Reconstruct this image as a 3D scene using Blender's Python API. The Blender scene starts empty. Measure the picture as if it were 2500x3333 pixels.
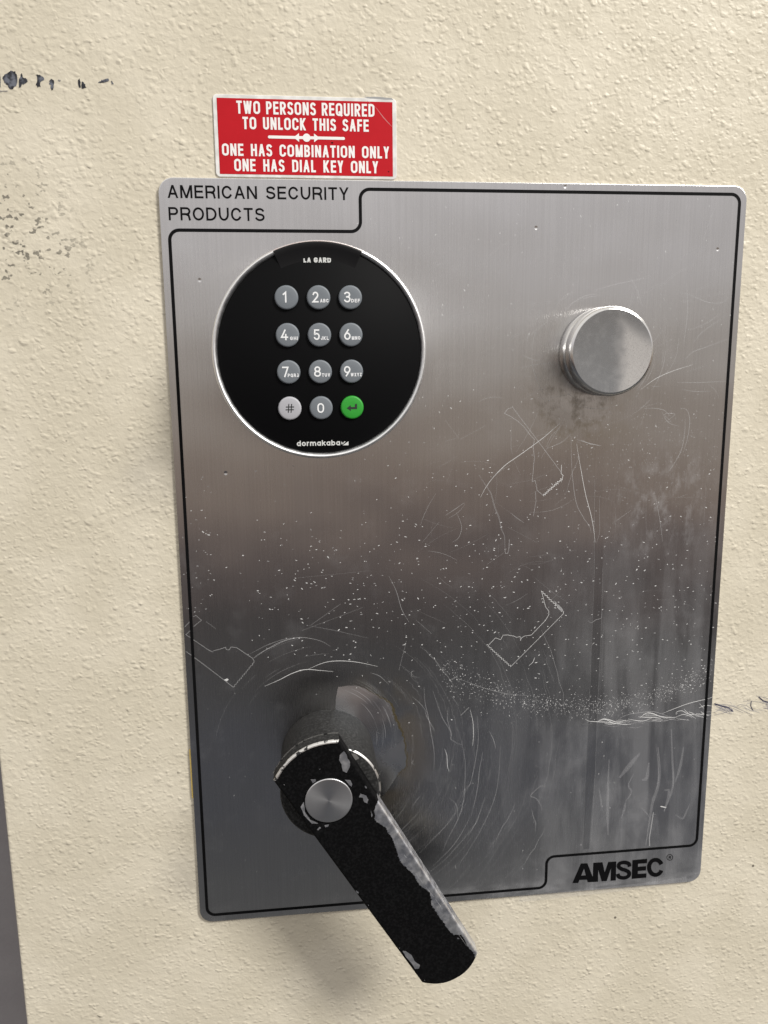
import bpy, math, random
import numpy as np
from mathutils import Matrix, Vector
random.seed(7)
rng = np.random.default_rng(11)
sc = bpy.context.scene
COL = sc.collection
MM = 0.001

# ------------------------------------------------------------------ camera
# wall plane coordinates: X right, Z up, "h" = distance out of the wall (world -Y)
R = np.array([[0.9937359106115952, -0.009732023553652774, 0.11132936575088696],
              [-0.02965319912222668, -0.9834535598946106, 0.17871704818633],
              [0.10774798254613026, -0.18089882047202122, -0.9775817045183846]])
T = np.array([0.03580018376960628, 0.02747316671981786, 0.3690033092888079])
CP = -R.T @ T
F = 2600.0
def UP(u, v, h=0.0):
    """photograph pixel -> point (x, z) in metres on the plane h in front of the plate"""
    d = R.T @ np.array([(u - 1250) / F, (v - 1666.5) / F, 1.0])
    s = (h - CP[2]) / d[2]
    p = CP + s * d
    return (float(p[0]), float(p[1]))
cam = bpy.data.cameras.new('camera')
cam.sensor_fit = 'VERTICAL'
cam.sensor_height = 24.0
cam.lens = 24.0 * F / 3333.0
cam.clip_start = 0.01
cam.clip_end = 50
camo = bpy.data.objects.new('camera', cam)
COL.objects.link(camo)
def W(p): return Vector((p[0], -p[2], p[1]))
ax, ay, az = W(R[0]), W(-R[1]), W(-R[2])
M = Matrix((ax, ay, az)).transposed().to_4x4()
M.translation = W(CP)
camo.matrix_world = M
sc.camera = camo

# ------------------------------------------------------------------ room light
world = bpy.data.worlds.new('World')
sc.world = world
world.use_nodes = True
wn = world.node_tree
bg = wn.nodes['Background']
tc = wn.nodes.new('ShaderNodeTexCoord')
sx = wn.nodes.new('ShaderNodeSeparateXYZ')
wn.links.new(tc.outputs['Generated'], sx.inputs[0])
mr = wn.nodes.new('ShaderNodeMapRange')
mr.inputs['From Min'].default_value = -1
mr.inputs['From Max'].default_value = 1
wn.links.new(sx.outputs['Z'], mr.inputs['Value'])
cr = wn.nodes.new('ShaderNodeValToRGB')
wn.links.new(mr.outputs[0], cr.inputs[0])
STOPS = [(-1.0, (.12, .115, .11)), (-.60, (.12, .12, .12)), (-.53, (.082, .084, .088)), (-.455, (.088, .093, .115)), (-.41, (.105, .105, .105)),
         (-.35, (.066, .066, .066)), (-.30, (.054, .050, .049)), (-.25, (.085, .072, .074)), (-.21, (.165, .136, .132)), (-.175, (.245, .19, .165)),
         (-.138, (.285, .22, .176)), (-.06, (.37, .318, .275)), (0.0, (.47, .432, .395)), (.075, (.575, .545, .52)), (.15, (.66, .64, .645)), (.22, (.76, .735, .745)),
         (.45, (.92, .90, .87)), (1.0, (1.0, .98, .94))]
els = cr.color_ramp.elements
while len(els) < len(STOPS): els.new(0.5)
for e, (z, c) in zip(els, STOPS):
    e.position = (z + 1) / 2
    e.color = (*c, 1)
wn.links.new(cr.outputs[0], bg.inputs[0])
bg.inputs[1].default_value = 1.0

def area(name, loc, target, size, energy, color):
    l = bpy.data.lights.new(name, 'AREA')
    l.shape = 'DISK' if isinstance(size, float) else 'RECTANGLE'
    if isinstance(size, float): l.size = size
    else: l.size, l.size_y = size
    l.energy = energy
    l.color = color
    o = bpy.data.objects.new(name, l)
    o.location = loc
    o.rotation_euler = (Vector(target) - Vector(loc)).to_track_quat('-Z', 'Y').to_euler()
    COL.objects.link(o)
    return o
lamp = area('lever_shadow_lamp', (1.95, -2.02, 2.28), (0, 0, -.1), (1.45, .72), 146, (1.0, .975, .92))
_z = (lamp.location - Vector((0, 0, -.1))).normalized()          # long axis set along the lever, to shape the shadow it casts
_x = Vector((.51, 0, -.86)); _x = (_x - _z * _x.dot(_z)).normalized()
lamp.rotation_euler = Matrix((_x, _z.cross(_x), _z)).transposed().to_euler()

sc.view_settings.view_transform = 'Standard'
sc.view_settings.look = 'None'
sc.view_settings.exposure = 0.0
sc.view_settings.gamma = 1.0
sc.view_settings.use_curve_mapping = False

# ------------------------------------------------------------------ material helpers
class N:
    def __init__(s, name):
        s.m = bpy.data.materials.new(name)
        s.m.use_nodes = True
        s.t = s.m.node_tree
        s.b = s.t.nodes['Principled BSDF']
        s.out = s.t.nodes['Material Output']
    def n(s, kind, ins=None, **kw):
        x = s.t.nodes.new('ShaderNode' + kind)
        for k, v in kw.items(): setattr(x, k, v)
        for k, v in (ins or {}).items():
            if hasattr(v, 'links') or isinstance(v, bpy.types.NodeSocket): s.t.links.new(v, x.inputs[k])
            else: x.inputs[k].default_value = v
        return x
    def set(s, **kw):
        for k, v in kw.items():
            k = k.replace('_', ' ')
            if isinstance(v, bpy.types.NodeSocket): s.t.links.new(v, s.b.inputs[k])
            else: s.b.inputs[k].default_value = v if not isinstance(v, tuple) or len(v) == 4 else (*v, 1)
    def math(s, op, a, b=0.0, c=0.0, clamp=False):
        x = s.n('Math', operation=op, use_clamp=clamp)
        for i, v in enumerate((a, b, c)):
            if isinstance(v, bpy.types.NodeSocket): s.t.links.new(v, x.inputs[i])
            else: x.inputs[i].default_value = v
        return x.outputs[0]
    def obj(s, scale=(1, 1, 1), loc=(0, 0, 0)):
        t = s.n('TexCoord')
        m = s.n('Mapping', {'Vector': t.outputs['Object']})
        m.inputs['Scale'].default_value = scale
        m.inputs['Location'].default_value = loc
        return m.outputs[0]
    def noise(s, scale, detail=2, rough=.5, vec=None, dist=0.0):
        return s.n('TexNoise', {'Vector': vec or s.obj(), 'Scale': scale, 'Detail': detail, 'Roughness': rough, 'Distortion': dist}).outputs['Fac']
    def ramp(s, v, a, b, lo=0.0, hi=1.0, smooth=True):
        x = s.n('MapRange', {'Value': v, 'From Min': a, 'From Max': b, 'To Min': lo, 'To Max': hi})
        x.interpolation_type = 'SMOOTHSTEP' if smooth else 'LINEAR'
        return x.outputs[0]
    def mix(s, f, a, b):
        x = s.n('Mix', data_type='RGBA')
        for sock, v in ((x.inputs[0], f), (x.inputs[6], a), (x.inputs[7], b)):
            if isinstance(v, bpy.types.NodeSocket): s.t.links.new(v, sock)
            else: sock.default_value = v if not isinstance(v, tuple) or len(v) == 4 else (*v, 1)
        return x.outputs[2]
    def bump(s, h, dist, strength=1.0, normal=None):
        x = s.n('Bump', {'Height': h, 'Distance': dist, 'Strength': strength})
        if normal is not None: s.t.links.new(normal, x.inputs['Normal'])
        return x.outputs[0]
    def dist2(s, x, z):
        """distance in the wall plane from the point (x, z)"""
        p = s.n('SeparateXYZ', {0: s.obj()})
        a = s.math('SUBTRACT', p.outputs[0], x)
        b = s.math('SUBTRACT', p.outputs[2], z)
        return s.math('SQRT', s.math('ADD', s.math('MULTIPLY', a, a), s.math('MULTIPLY', b, b)))

def plain(name, col, rough=.5, metal=0.0, spec=.5, alpha=1.0):
    m = N(name)
    m.set(Base_Color=col, Roughness=rough, Metallic=metal, Alpha=alpha)
    m.b.inputs['Specular IOR Level'].default_value = spec
    return m.m

# textured cream enamel
m = N('cream_textured_paint')
v = m.obj()
wv = m.n('VectorMath', {0: m.obj(scale=(.82, 1, 1)), 1: m.n('VectorMath', {0: m.n('TexNoise', {'Vector': v, 'Scale': 300.0, 'Detail': 1.0}).outputs['Color'], 1: (.0016, .0016, .0016)}, operation='MULTIPLY').outputs[0]}, operation='ADD').outputs[0]
def blobs(scale, a, b, off, ka, kb, ks):
    vv = m.n('Mapping', {'Vector': wv, 'Location': off}).outputs[0]
    d = m.n('TexVoronoi', {'Vector': vv, 'Scale': scale, 'Randomness': 1.0, 'Smoothness': .35}, feature='SMOOTH_F1').outputs['Distance']
    return m.math('MULTIPLY', m.ramp(d, a, b, 1.0, 0.0), m.ramp(m.noise(ks, 1, .5, m.obj(loc=off)), ka, kb))
n2 = m.noise(240, 2.5, .5, v, .2)
nf = m.n('TexNoise', {'Vector': wv, 'Scale': 520.0, 'Detail': 2.0, 'Roughness': .55, 'Distortion': .15}).outputs['Fac']
nm = m.n('TexNoise', {'Vector': wv, 'Scale': 290.0, 'Detail': 2.0, 'Roughness': .5, 'Distortion': .35}).outputs['Fac']
h = m.math('MULTIPLY', m.ramp(nf, .30, .72), .20)
h = m.math('ADD', h, m.math('MULTIPLY', m.ramp(nm, .40, .68), .24))
h = m.math('ADD', h, m.math('MULTIPLY', blobs(440, .08, .46, (0, 0, 0), .36, .52, 150), .46))
h = m.math('ADD', h, m.math('MULTIPLY', blobs(300, .08, .44, (.31, .12, .4), .42, .56, 110), .62))
h = m.math('ADD', h, m.math('MULTIPLY', blobs(170, .05, .32, (.7, .2, .1), .55, .66, 90), .80))
h = m.math('ADD', h, m.math('MULTIPLY', m.noise(90, 2, .5, v), .7))
n4 = m.noise(26, 2)
bmp = m.bump(h, .00034, .9)
pits = m.n('TexVoronoi', {'Vector': m.obj(loc=(.37, 0, .11)), 'Scale': 95.0}).outputs['Distance']
pit = m.math('MULTIPLY', m.ramp(pits, .05, .085, 1, 0), m.ramp(m.noise(33, 1, .5, m.obj(loc=(9, 4, 1))), .63, .66))
col = m.mix(m.ramp(n4, .35, .7), (.605, .552, .442), (.665, .61, .498))
col = m.mix(m.math('MULTIPLY', pit, .85), col, (.09, .075, .06))
# grimy freckles on the left of the door
g = m.ramp(m.noise(400, 2, .55, m.obj(scale=(.8, 1, 1), loc=(5, 5, 5))), .60, .665)
gz = m.math('MULTIPLY', m.ramp(m.dist2(*UP(-25, 760, -.0015)), .012, .044, 1.0, 0.0), g)
gz2 = m.math('MULTIPLY', m.ramp(m.dist2(*UP(150, 850, -.0015)), .006, .026, .8, 0.0), g)
col = m.mix(m.math('MULTIPLY', m.math('MAXIMUM', gz, gz2), .85), col, (.13, .12, .10))
# dull grey beside the plate: a rubbed smudge low down, a soft patch higher
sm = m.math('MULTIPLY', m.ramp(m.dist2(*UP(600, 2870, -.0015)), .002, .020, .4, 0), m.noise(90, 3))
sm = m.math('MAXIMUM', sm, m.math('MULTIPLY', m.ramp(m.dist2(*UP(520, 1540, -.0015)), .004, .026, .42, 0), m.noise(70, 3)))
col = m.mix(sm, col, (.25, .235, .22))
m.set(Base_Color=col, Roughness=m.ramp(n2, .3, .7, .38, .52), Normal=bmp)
m.b.inputs['Specular IOR Level'].default_value = .25
CREAM = m.m

m = N('grey_wall_paint')
m.set(Base_Color=m.mix(m.noise(60, 4), (.26, .245, .26), (.33, .315, .325)), Roughness=.7, Normal=m.bump(m.noise(700, 3), .0003, .6))
GREY_WALL = m.m

def brushed(name, base=(.61, .60, .595), rlo=.25, rhi=.30, aniso=.90, dust=True, wave=True):
    m = N(name)
    v = m.obj()
    grain = m.noise(1.0, 3, .6, m.obj(scale=(5200, 5200, 70)))
    grain2 = m.noise(1.0, 2, .5, m.obj(scale=(1400, 1400, 16)))
    blot = m.noise(38, 4, .55, m.obj(scale=(1, 1, .55)))
    rough = m.math('ADD', m.ramp(grain, .25, .75, rlo, rhi), m.math('MULTIPLY', m.ramp(blot, .4, .75), .03))
    tan = m.n('Tangent', direction_type='UV_MAP')
    nor = None
    if wave: nor = m.bump(m.noise(11, 2, .45), .004, .42)
    nor = m.bump(grain, .000006, .35, nor)
    if dust:
        # shallow dent near the top right
        for du, dv in ((650, 912), (1840, 607), (2336, 812), (1745, 742), (735, 1540)):
            nor = m.bump(m.ramp(m.dist2(*UP(du, dv)), .0, .0010, 0, 1), .0004, .35, nor)
        d = m.dist2(.055, .1535)
        nor = m.bump(m.ramp(d, .002, .019, 0, 1), .0004, .14, nor)
    m.set(Base_Color=m.mix(m.ramp(grain2, .3, .7), tuple(c * .965 for c in base), tuple(min(1, c * 1.03) for c in base)), Metallic=1.0, Roughness=rough, Anisotropic=aniso, Anisotropic_Rotation=0.0)
    m.t.links.new(tan.outputs[0], m.b.inputs['Tangent'])
    m.t.links.new(nor, m.b.inputs['Normal'])
    if dust:
        p = m.n('SeparateXYZ', {0: v})
        right = m.ramp(p.outputs[0], -.03, .10, 0, 1)
        low = m.ramp(p.outputs[2], .06, -.08, .0, 1)
        streak = m.ramp(m.noise(1.0, 4, .6, m.obj(scale=(70, 70, 11)), .8), .40, .68)
        cloud = m.ramp(m.noise(24, 5, .62, v, .6), .42, .70)
        fine = m.ramp(m.noise(700, 3, .7, v), .58, .72)
        f = m.math('MULTIPLY', m.math('MULTIPLY', right, low), m.math('ADD', m.math('MULTIPLY', streak, .12), m.math('MULTIPLY', cloud, .09)))
        f = m.math('ADD', f, m.math('MULTIPLY', m.math('MULTIPLY', right, low), .035))
        f = m.math('ADD', f, m.math('MULTIPLY', m.math('MULTIPLY', fine, cloud), .07))
        f = m.math('ADD', f, m.math('MULTIPLY', m.math('MULTIPLY', m.ramp(p.outputs[2], -.085, -.160, 0, 1), m.ramp(p.outputs[0], -.045, .02, 0, 1)), m.math('MULTIPLY', m.ramp(cloud, 0, 1, .5, 1), .055)))
        f = m.math('ADD', f, m.math('MULTIPLY', m.ramp(m.noise(55, 5, .65, m.obj(loc=(2, 0, 7))), .52, .72), .035))
        # patch of whitish smears by the right edge
        pt = m.math('MULTIPLY', m.ramp(m.dist2(.098, .03), .008, .04, 1, 0), m.ramp(m.noise(150, 6, .68, m.obj(scale=(1, 1, .55))), .47, .66))
        f = m.math('ADD', f, m.math('MULTIPLY', pt, .15))
        # limescale along the bottom edge
        bt = m.math('MULTIPLY', m.ramp(p.outputs[2], -.158, -.170, 0, 1), m.ramp(m.noise(120, 4, .6, m.obj(scale=(.5, 1, 1.4))), .38, .7))
        f = m.math('ADD', f, m.math('MULTIPLY', m.math('MULTIPLY', bt, m.ramp(p.outputs[0], -.06, 0, 0.25, 1)), .22))
        f = m.math('MULTIPLY', f, float(dust))
        di = m.n('BsdfDiffuse', {'Color': (.58, .58, .60, 1)})
        mx = m.n('MixShader', {0: f, 1: m.b.outputs[0], 2: di.outputs[0]})
        # brown oily film under the round knob and beside the handle hub
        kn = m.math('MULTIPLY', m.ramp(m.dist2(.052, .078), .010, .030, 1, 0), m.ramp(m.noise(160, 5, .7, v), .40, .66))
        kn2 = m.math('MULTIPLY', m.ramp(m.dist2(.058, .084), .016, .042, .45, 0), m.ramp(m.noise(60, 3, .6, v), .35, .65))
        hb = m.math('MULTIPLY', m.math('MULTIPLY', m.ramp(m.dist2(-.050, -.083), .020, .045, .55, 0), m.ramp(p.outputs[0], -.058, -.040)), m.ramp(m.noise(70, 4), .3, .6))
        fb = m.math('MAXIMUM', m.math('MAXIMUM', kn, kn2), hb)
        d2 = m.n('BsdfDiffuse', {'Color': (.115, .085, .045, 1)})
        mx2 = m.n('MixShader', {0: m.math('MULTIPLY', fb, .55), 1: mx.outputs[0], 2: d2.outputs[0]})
        m.t.links.new(mx2.outputs[0], m.out.inputs[0])
    return m.m
STEEL = brushed('brushed_steel')
STEEL_CLEAN = brushed('brushed_steel_rubbed_clean', dust=.45)
m = N('polished_steel')
hd = m.dist2(-.0637, -.0856)                    # the metal is dished up slightly round the hub
nr = m.bump(m.math('MULTIPLY', hd, -1.0), .11, 1.0)
m.set(Base_Color=(.60, .615, .645), Metallic=1.0, Roughness=m.ramp(m.noise(60, 4), .3, .7, .20, .30), Normal=m.bump(m.noise(45, 1), .003, .35, nr))
POLISHED = m.m

BLACK_PRINT = plain('black_print', (.004, .004, .0045), .6, spec=.08)
SCR_B = plain('scratch_bright', (.78, .78, .78), .45, alpha=.78)
SCR_M = plain('scratch_mid', (.62, .62, .63), .5, alpha=.38)
SCR_F = plain('scratch_faint', (.55, .55, .56), .5, alpha=.15)
SMEAR = plain('dried_drip', (.55, .55, .57), .6, alpha=.13)
GRIME = plain('brown_grime', (.085, .066, .030), .7, alpha=.5)
GLUE = plain('yellow_glue', (.50, .36, .09), .5, alpha=.8)

# ------------------------------------------------------------------ mesh helpers
class MB:
    def __init__(s): s.v, s.f, s.mi, s.sm = [], [], [], []
    def poly(s, pts, h, mi=0):
        b = len(s.v)
        s.v += [(p[0], -(h if not callable(h) else h(p)), p[1]) for p in pts]
        s.f.append(list(range(b, b + len(pts))))
        s.mi.append(mi); s.sm.append(False)
    def raw(s, verts, faces, mi=0, smooth=True):
        b = len(s.v)
        s.v += verts
        for k, f in enumerate(faces):
            s.f.append([i + b for i in f]); s.mi.append(mi[k] if isinstance(mi, list) else mi); s.sm.append(smooth)
    def ribbon(s, pts, w, h, mi=0, closed=False, taper=False):
        """flat stripe of width w along pts, mitred at the corners"""
        P = [np.array(p, float) for p in pts]
        Q = [P[0]]
        for p in P[1:]:
            if np.linalg.norm(p - Q[-1]) > 1e-7: Q.append(p)
        if closed and np.linalg.norm(Q[0] - Q[-1]) < 1e-7: Q.pop()
        P = Q; n = len(P)
        if n < 2: return
        L, Rr = [], []
        for i in range(n):
            a = P[i - 1] if (i > 0 or closed) else None
            c = P[(i + 1) % n] if (i < n - 1 or closed) else None
            ds = []
            if a is not None: d = P[i] - a; ds.append(d / np.linalg.norm(d))
            if c is not None: d = c - P[i]; ds.append(d / np.linalg.norm(d))
            ns = [np.array([-d[1], d[0]]) for d in ds]
            if len(ns) == 2:
                mv = ns[0] + ns[1]; l = np.linalg.norm(mv)
                if l < 1e-6: mv = ns[0]; k = 1
                else: mv /= l; k = 1 / max(.38, float(mv @ ns[0]))
            else: mv = ns[0]; k = 1
            ww = w
            if taper: ww = w * (.25 + .75 * math.sin(math.pi * min(max(i / (n - 1), .06), .94)))
            L.append(P[i] + mv * k * ww / 2); Rr.append(P[i] - mv * k * ww / 2)
        vs = [(p[0], -h, p[1]) for p in L] + [(p[0], -h, p[1]) for p in Rr]
        fs = [[i, n + i, n + (i + 1) % n, (i + 1) % n] for i in range(n if closed else n - 1)]
        s.raw(vs, fs, mi, False)
    def build(s, name, mats, parent=None, origin=(0, 0, 0), uv=False):
        o3 = np.array(origin, float)
        me = bpy.data.meshes.new(name)
        me.from_pydata([tuple(np.array(v) - o3) for v in s.v], [], s.f)
        for mt in (mats if isinstance(mats, (list, tuple)) else [mats]): me.materials.append(mt)
        me.polygons.foreach_set('material_index', s.mi)
        me.polygons.foreach_set('use_smooth', s.sm)
        if uv:
            l = me.uv_layers.new(name='UVMap')
            for lp in me.loops:
                c = me.vertices[lp.vertex_index].co
                l.data[lp.index].uv = (c.x, c.z)
        # make all faces look out of the solid / towards the room
        me.update()
        ob = bpy.data.objects.new(name, me)
        COL.objects.link(ob)
        if parent is not None: ob.parent = parent
        else: ob.location = origin
        return ob

def arcpts(cx, cy, rx, ry, a0, a1, n=14):
    return [(cx + rx * math.cos(math.radians(a0 + (a1 - a0) * i / n)), cy + ry * math.sin(math.radians(a0 + (a1 - a0) * i / n))) for i in range(n + 1)]

def rrect(x0, z0, x1, z1, r, n=8):
    return arcpts(x1 - r, z0 + r, r, r, -90, 0, n) + arcpts(x1 - r, z1 - r, r, r, 0, 90, n) + arcpts(x0 + r, z1 - r, r, r, 90, 180, n) + arcpts(x0 + r, z0 + r, r, r, 180, 270, n)

def inset(poly, d):
    """move every vertex of a counter-clockwise outline inwards by d"""
    n = len(poly); out = []
    for i in range(n):
        a, b, c = (np.array(poly[j % n]) for j in (i - 1, i, i + 1))
        d1 = (b - a) / (np.linalg.norm(b - a) + 1e-12); d2 = (c - b) / (np.linalg.norm(c - b) + 1e-12)
        n1 = np.array([-d1[1], d1[0]]); n2 = np.array([-d2[1], d2[0]])
        mv = n1 + n2; mv /= np.linalg.norm(mv) + 1e-12
        out.append(tuple(b + mv * d / max(.4, float(mv @ n1))))
    return out

def slab(mb, outline, h0, h1, bev, steps=3, mi=0, bev_mi=None, side_mi=None, cap=True):
    """solid with a vertical wall from h0 up, a rounded edge and a flat face at h1"""
    n = len(outline)
    rings = [(outline, h0)]
    for k in range(steps + 1):
        a = math.pi / 2 * k / steps
        rings.append((inset(outline, bev * (1 - math.cos(a))) if k else outline, h1 - bev + bev * math.sin(a)))
    vs = [(p[0], -h, p[1]) for ring, h in rings for p in ring]
    fs, ms = [], []
    for r in range(len(rings) - 1):
        for i in range(n):
            j = (i + 1) % n
            fs.append([r * n + i, r * n + j, (r + 1) * n + j, (r + 1) * n + i])
            k = mi
            if r == 0 and side_mi is not None: k = side_mi(i) if callable(side_mi) else side_mi
            if r > 0 and bev_mi is not None: k = bev_mi(i) if callable(bev_mi) else bev_mi
            ms.append(k)
    mb.raw(vs, fs, ms, False)
    if cap: mb.poly(rings[-1][0], h1, mi)

def lathe(mb, cx, cz, prof, n=96, mi=0, cap=True, mis=None, smooth=True):
    vs, fs, ms = [], [], []
    for r, h in prof:
        for i in range(n):
            a = 2 * math.pi * i / n
            vs.append((cx + r * math.cos(a), -h, cz + r * math.sin(a)))
    for k in range(len(prof) - 1):
        for i in range(n):
            j = (i + 1) % n
            fs.append([k * n + i, k * n + j, (k + 1) * n + j, (k + 1) * n + i])
            ms.append(mis(k, 360 * i / n) if mis else mi)
    if cap:
        k = len(prof) - 1
        fs.append([k * n + i for i in range(n)]); ms.append(mi)
    mb.raw(vs, fs, ms, smooth)

def smooth(pts, n=6):
    P = [np.array(p, float) for p in pts]
    if len(P) < 3: return pts
    P = [2 * P[0] - P[1]] + P + [2 * P[-1] - P[-2]]
    out = []
    for i in range(1, len(P) - 2):
        for k in range(n):
            t = k / n
            out.append(tuple(.5 * (2 * P[i] + (P[i + 1] - P[i - 1]) * t + (2 * P[i - 1] - 5 * P[i] + 4 * P[i + 1] - P[i + 2]) * t * t + (3 * P[i] - P[i - 1] - 3 * P[i + 1] + P[i + 2]) * t ** 3)))
    out.append(tuple(P[-2]))
    return out
def empty(name, loc):
    o = bpy.data.objects.new(name, None)
    o.location = loc; o.empty_display_size = .01
    COL.objects.link(o)
    return o
def tag(o, label=None, cat=None, kind=None, group=None):
    if label: o['label'] = label
    if cat: o['category'] = cat
    if kind: o['kind'] = kind
    if group: o['group'] = group
    return o

# ------------------------------------------------------------------ lettering: a small stroke alphabet
WID = dict(A=.74, B=.68, C=.74, D=.72, E=.62, F=.58, G=.76, H=.70, I=.10, J=.50, K=.70, L=.55, M=.84, N=.71, O=.78, P=.66, Q=.78,
           R=.70, S=.67, T=.64, U=.70, V=.70, W=.98, X=.68, Y=.68, Z=.64)
WID.update({'0': .60, '1': .36, '2': .60, '3': .60, '4': .64, '5': .60, '6': .60, '7': .58, '8': .60, '9': .60, '#': .8, ' ': .30,
            'd': .58, 'o': .60, 'r': .34, 'm': .90, 'a': .58, 'k': .54, 'b': .58})
def glyph(c, w, q):
    """strokes of one letter; w = width, height 1, q = vertical radius of its round ends"""
    q = min(q, .5); x = w; hx = w / 2
    top = lambda: arcpts(hx, 1 - q, hx, q, 180, 0, 14)
    bot = lambda: arcpts(hx, q, hx, q, 180, 360, 14)
    A = arcpts
    D = lambda a, b: ('d', a, b)
    if c == 'A': return [D((0, 0), (hx, 1)), D((hx, 1), (x, 0)), [(x * .17, .30), (x * .83, .30)]]
    if c == 'B':
        r = .25; rx = min(.28, x * .5)
        return [[(0, 0), (0, 1)], [(0, 1)] + A(x * .95 - rx, .76, rx, .24, 90, -90, 10) + [(0, .52)], [(0, .521)] + A(x - rx, .26, rx, .26, 90, -90, 10) + [(0, 0)]]
    if c == 'C': return [A(hx, 1 - q, hx, q, 34 if q > .4 else 4, 180, 14) + A(hx, q, hx, q, 180, 326 if q > .4 else 356, 14)]
    if c == 'D':
        rx = min(x, q * .9 + .05)
        return [[(0, 0), (0, 1), (x - rx, 1)] + A(x - rx, 1 - q, rx, q, 90, 0, 10) + A(x - rx, q, rx, q, 0, -90, 10) + [(0, 0)]]
    if c == 'E': return [[(x, 1), (0, 1), (0, 0), (x, 0)], [(0, .52), (x * .92, .52)]]
    if c == 'F': return [[(x, 1), (0, 1), (0, 0)], [(0, .52), (x * .9, .52)]]
    if c == 'G': return [A(hx, 1 - q, hx, q, 34 if q > .4 else 8, 180, 14) + A(hx, q, hx, q, 180, 350, 14) + [(x, .46), (hx * 1.1, .46)]]
    if c == 'H': return [[(0, 0), (0, 1)], [(x, 0), (x, 1)], [(0, .52), (x, .52)]]
    if c == 'I': return [[(hx, 0), (hx, 1)]]
    if c == 'J': return [[(x, 1)] + A(hx, min(q, .3), hx, min(q, .3), 0, -180, 12)]
    if c == 'K': return [[(0, 0), (0, 1)], D((x * .97, 1), (0, .34)), D((x * .26, .55), (x, 0))]
    if c == 'L': return [[(0, 1), (0, 0), (x, 0)]]
    if c == 'M': return [[(0, 0), (0, 1)], [(x, 1), (x, 0)], D((0.04 * x, 1), (hx, 0)), D((hx, 0), (x * .96, 1))]
    if c == 'N': return [[(0, 0), (0, 1)], [(x, 0), (x, 1)], D((.02 * x, 1), (x * .98, 0))]
    if c in 'OQ':
        s = [A(hx, 1 - q, hx, q, 0, 180, 16) + A(hx, q, hx, q, 180, 360, 16)]
        return s + ([[(x * .6, .24), (x * 1.0, -.03)]] if c == 'Q' else [])
    if c in 'PR':
        rx = min(.27, x * .5)
        s = [[(0, 0), (0, 1)], [(0, 1), (x - rx, 1)] + A(x - rx, .735, rx, .265, 90, -90, 12) + [(0, .47)]]
        return s + ([[(x * .5, .47), (x * .88, .36), (x * .95, .14), (x, 0)]] if c == 'R' and q > .4 else [D((x * .42, .47), (x, 0))] if c == 'R' else [])
    if c == 'S':
        r = min(q, .26)
        return [A(hx, 1 - r, hx * .94, r, 26, 180, 12) + A(hx, .75, hx * .94, .23, 180, 245, 5) + A(hx, .26, hx, .25, 65, 0, 5) + A(hx, r, hx, r, 0, -156, 12)]
    if c == 'T': return [[(0, 1), (x, 1)], [(hx, .999), (hx, 0)]]
    if c == 'U': return [[(0, 1)] + bot() + [(x, 1)]]
    if c == 'V': return [D((0, 1), (hx, 0)), D((hx, 0), (x, 1))]
    if c == 'W': return [D((0, 1), (x * .25, 0)), D((x * .25, 0), (hx, 1)), D((hx, 1), (x * .75, 0)), D((x * .75, 0), (x, 1))]
    if c == 'X': return [D((0, 0), (x, 1)), D((0, 1), (x, 0))]
    if c == 'Y': return [D((0, 1), (hx, .40)), D((hx, .40), (x, 1)), [(hx, .46), (hx, 0)]]
    if c == 'Z': return [[(0, 1), (x, 1)], D((x * .97, 1), (x * .03, 0)), [(0, 0), (x, 0)]]
    if c == '0': return [A(hx, .62, hx, .38, 0, 180, 14) + A(hx, .38, hx, .38, 180, 360, 14)]
    if c == '1': return [[(0, .80), (x * .8, 1), (x * .8, 0)]]
    if c == '2': return [A(hx, .72, hx * .94, .28, 165, -22, 14) + [(x * .8, .48), (0, 0), (x, 0)]]
    if c == '3': return [A(hx * .92, .76, hx * .94, .24, 150, -80, 12) + [(hx * .8, .52)], [(hx * .8, .521)] + A(hx * .94, .27, hx, .27, 80, -155, 12)]
    if c == '4': return [[(x * .6, 1), (0, .24), (x, .24)], [(x * .72, .52), (x * .72, 0)]]
    if c == '5': return [[(x * .9, 1), (x * .1, 1), (x * .06, .54)] + A(hx * .96, .31, hx, .31, 130, -150, 14)]
    if c == '6': return [A(hx, .32, hx, .32, 0, 360, 20), [(x * .68, 1), (x * .12, .5)]]
    if c == '9': return [A(hx, .68, hx, .32, 0, 360, 20), [(x * .32, 0), (x * .88, .5)]]
    if c == '7': return [[(0, 1), (x, 1), (x * .35, 0)]]
    if c == '8': return [A(hx, .76, hx * .84, .24, 0, 360, 18), A(hx, .26, hx, .26, 0, 360, 18)]
    if c == '#': return [[(x * .28, 0), (x * .38, 1)], [(x * .64, 0), (x * .74, 1)], [(0, .33), (x * .96, .33)], [(x * .05, .68), (x, .68)]]
    X = .70
    if c == 'o': return [A(hx, X / 2, hx, X / 2, 0, 360, 20)]
    if c in 'da': return [A(hx, X / 2, hx, X / 2, 0, 360, 20), [(x, 1 if c == 'd' else X), (x, 0)]]
    if c == 'b': return [A(hx, X / 2, hx, X / 2, 0, 360, 20), [(0, 1), (0, 0)]]
    if c == 'r': return [[(0, X), (0, 0)], A(x * .95, X * .5, x * .95, X * .5, 180, 95, 8)]
    if c == 'm':
        k = x / 4
        return [[(0, X), (0, 0)], A(k, X - k * 1.05, k, k * 1.05, 180, 0, 10) + [(2 * k, 0)], A(3 * k, X - k * 1.05, k, k * 1.05, 180, 0, 10) + [(x, 0)]]
    if c == 'k': return [[(0, 1), (0, 0)], [(x * .95, X), (0, .30)], [(x * .3, .44), (x, 0)]]
    return []
CLOSED = {('O', 0), ('Q', 0), ('0', 0), ('6', 0), ('9', 0), ('8', 0), ('8', 1), ('o', 0), ('d', 0), ('a', 0), ('b', 0), ('D', 0)}
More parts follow.
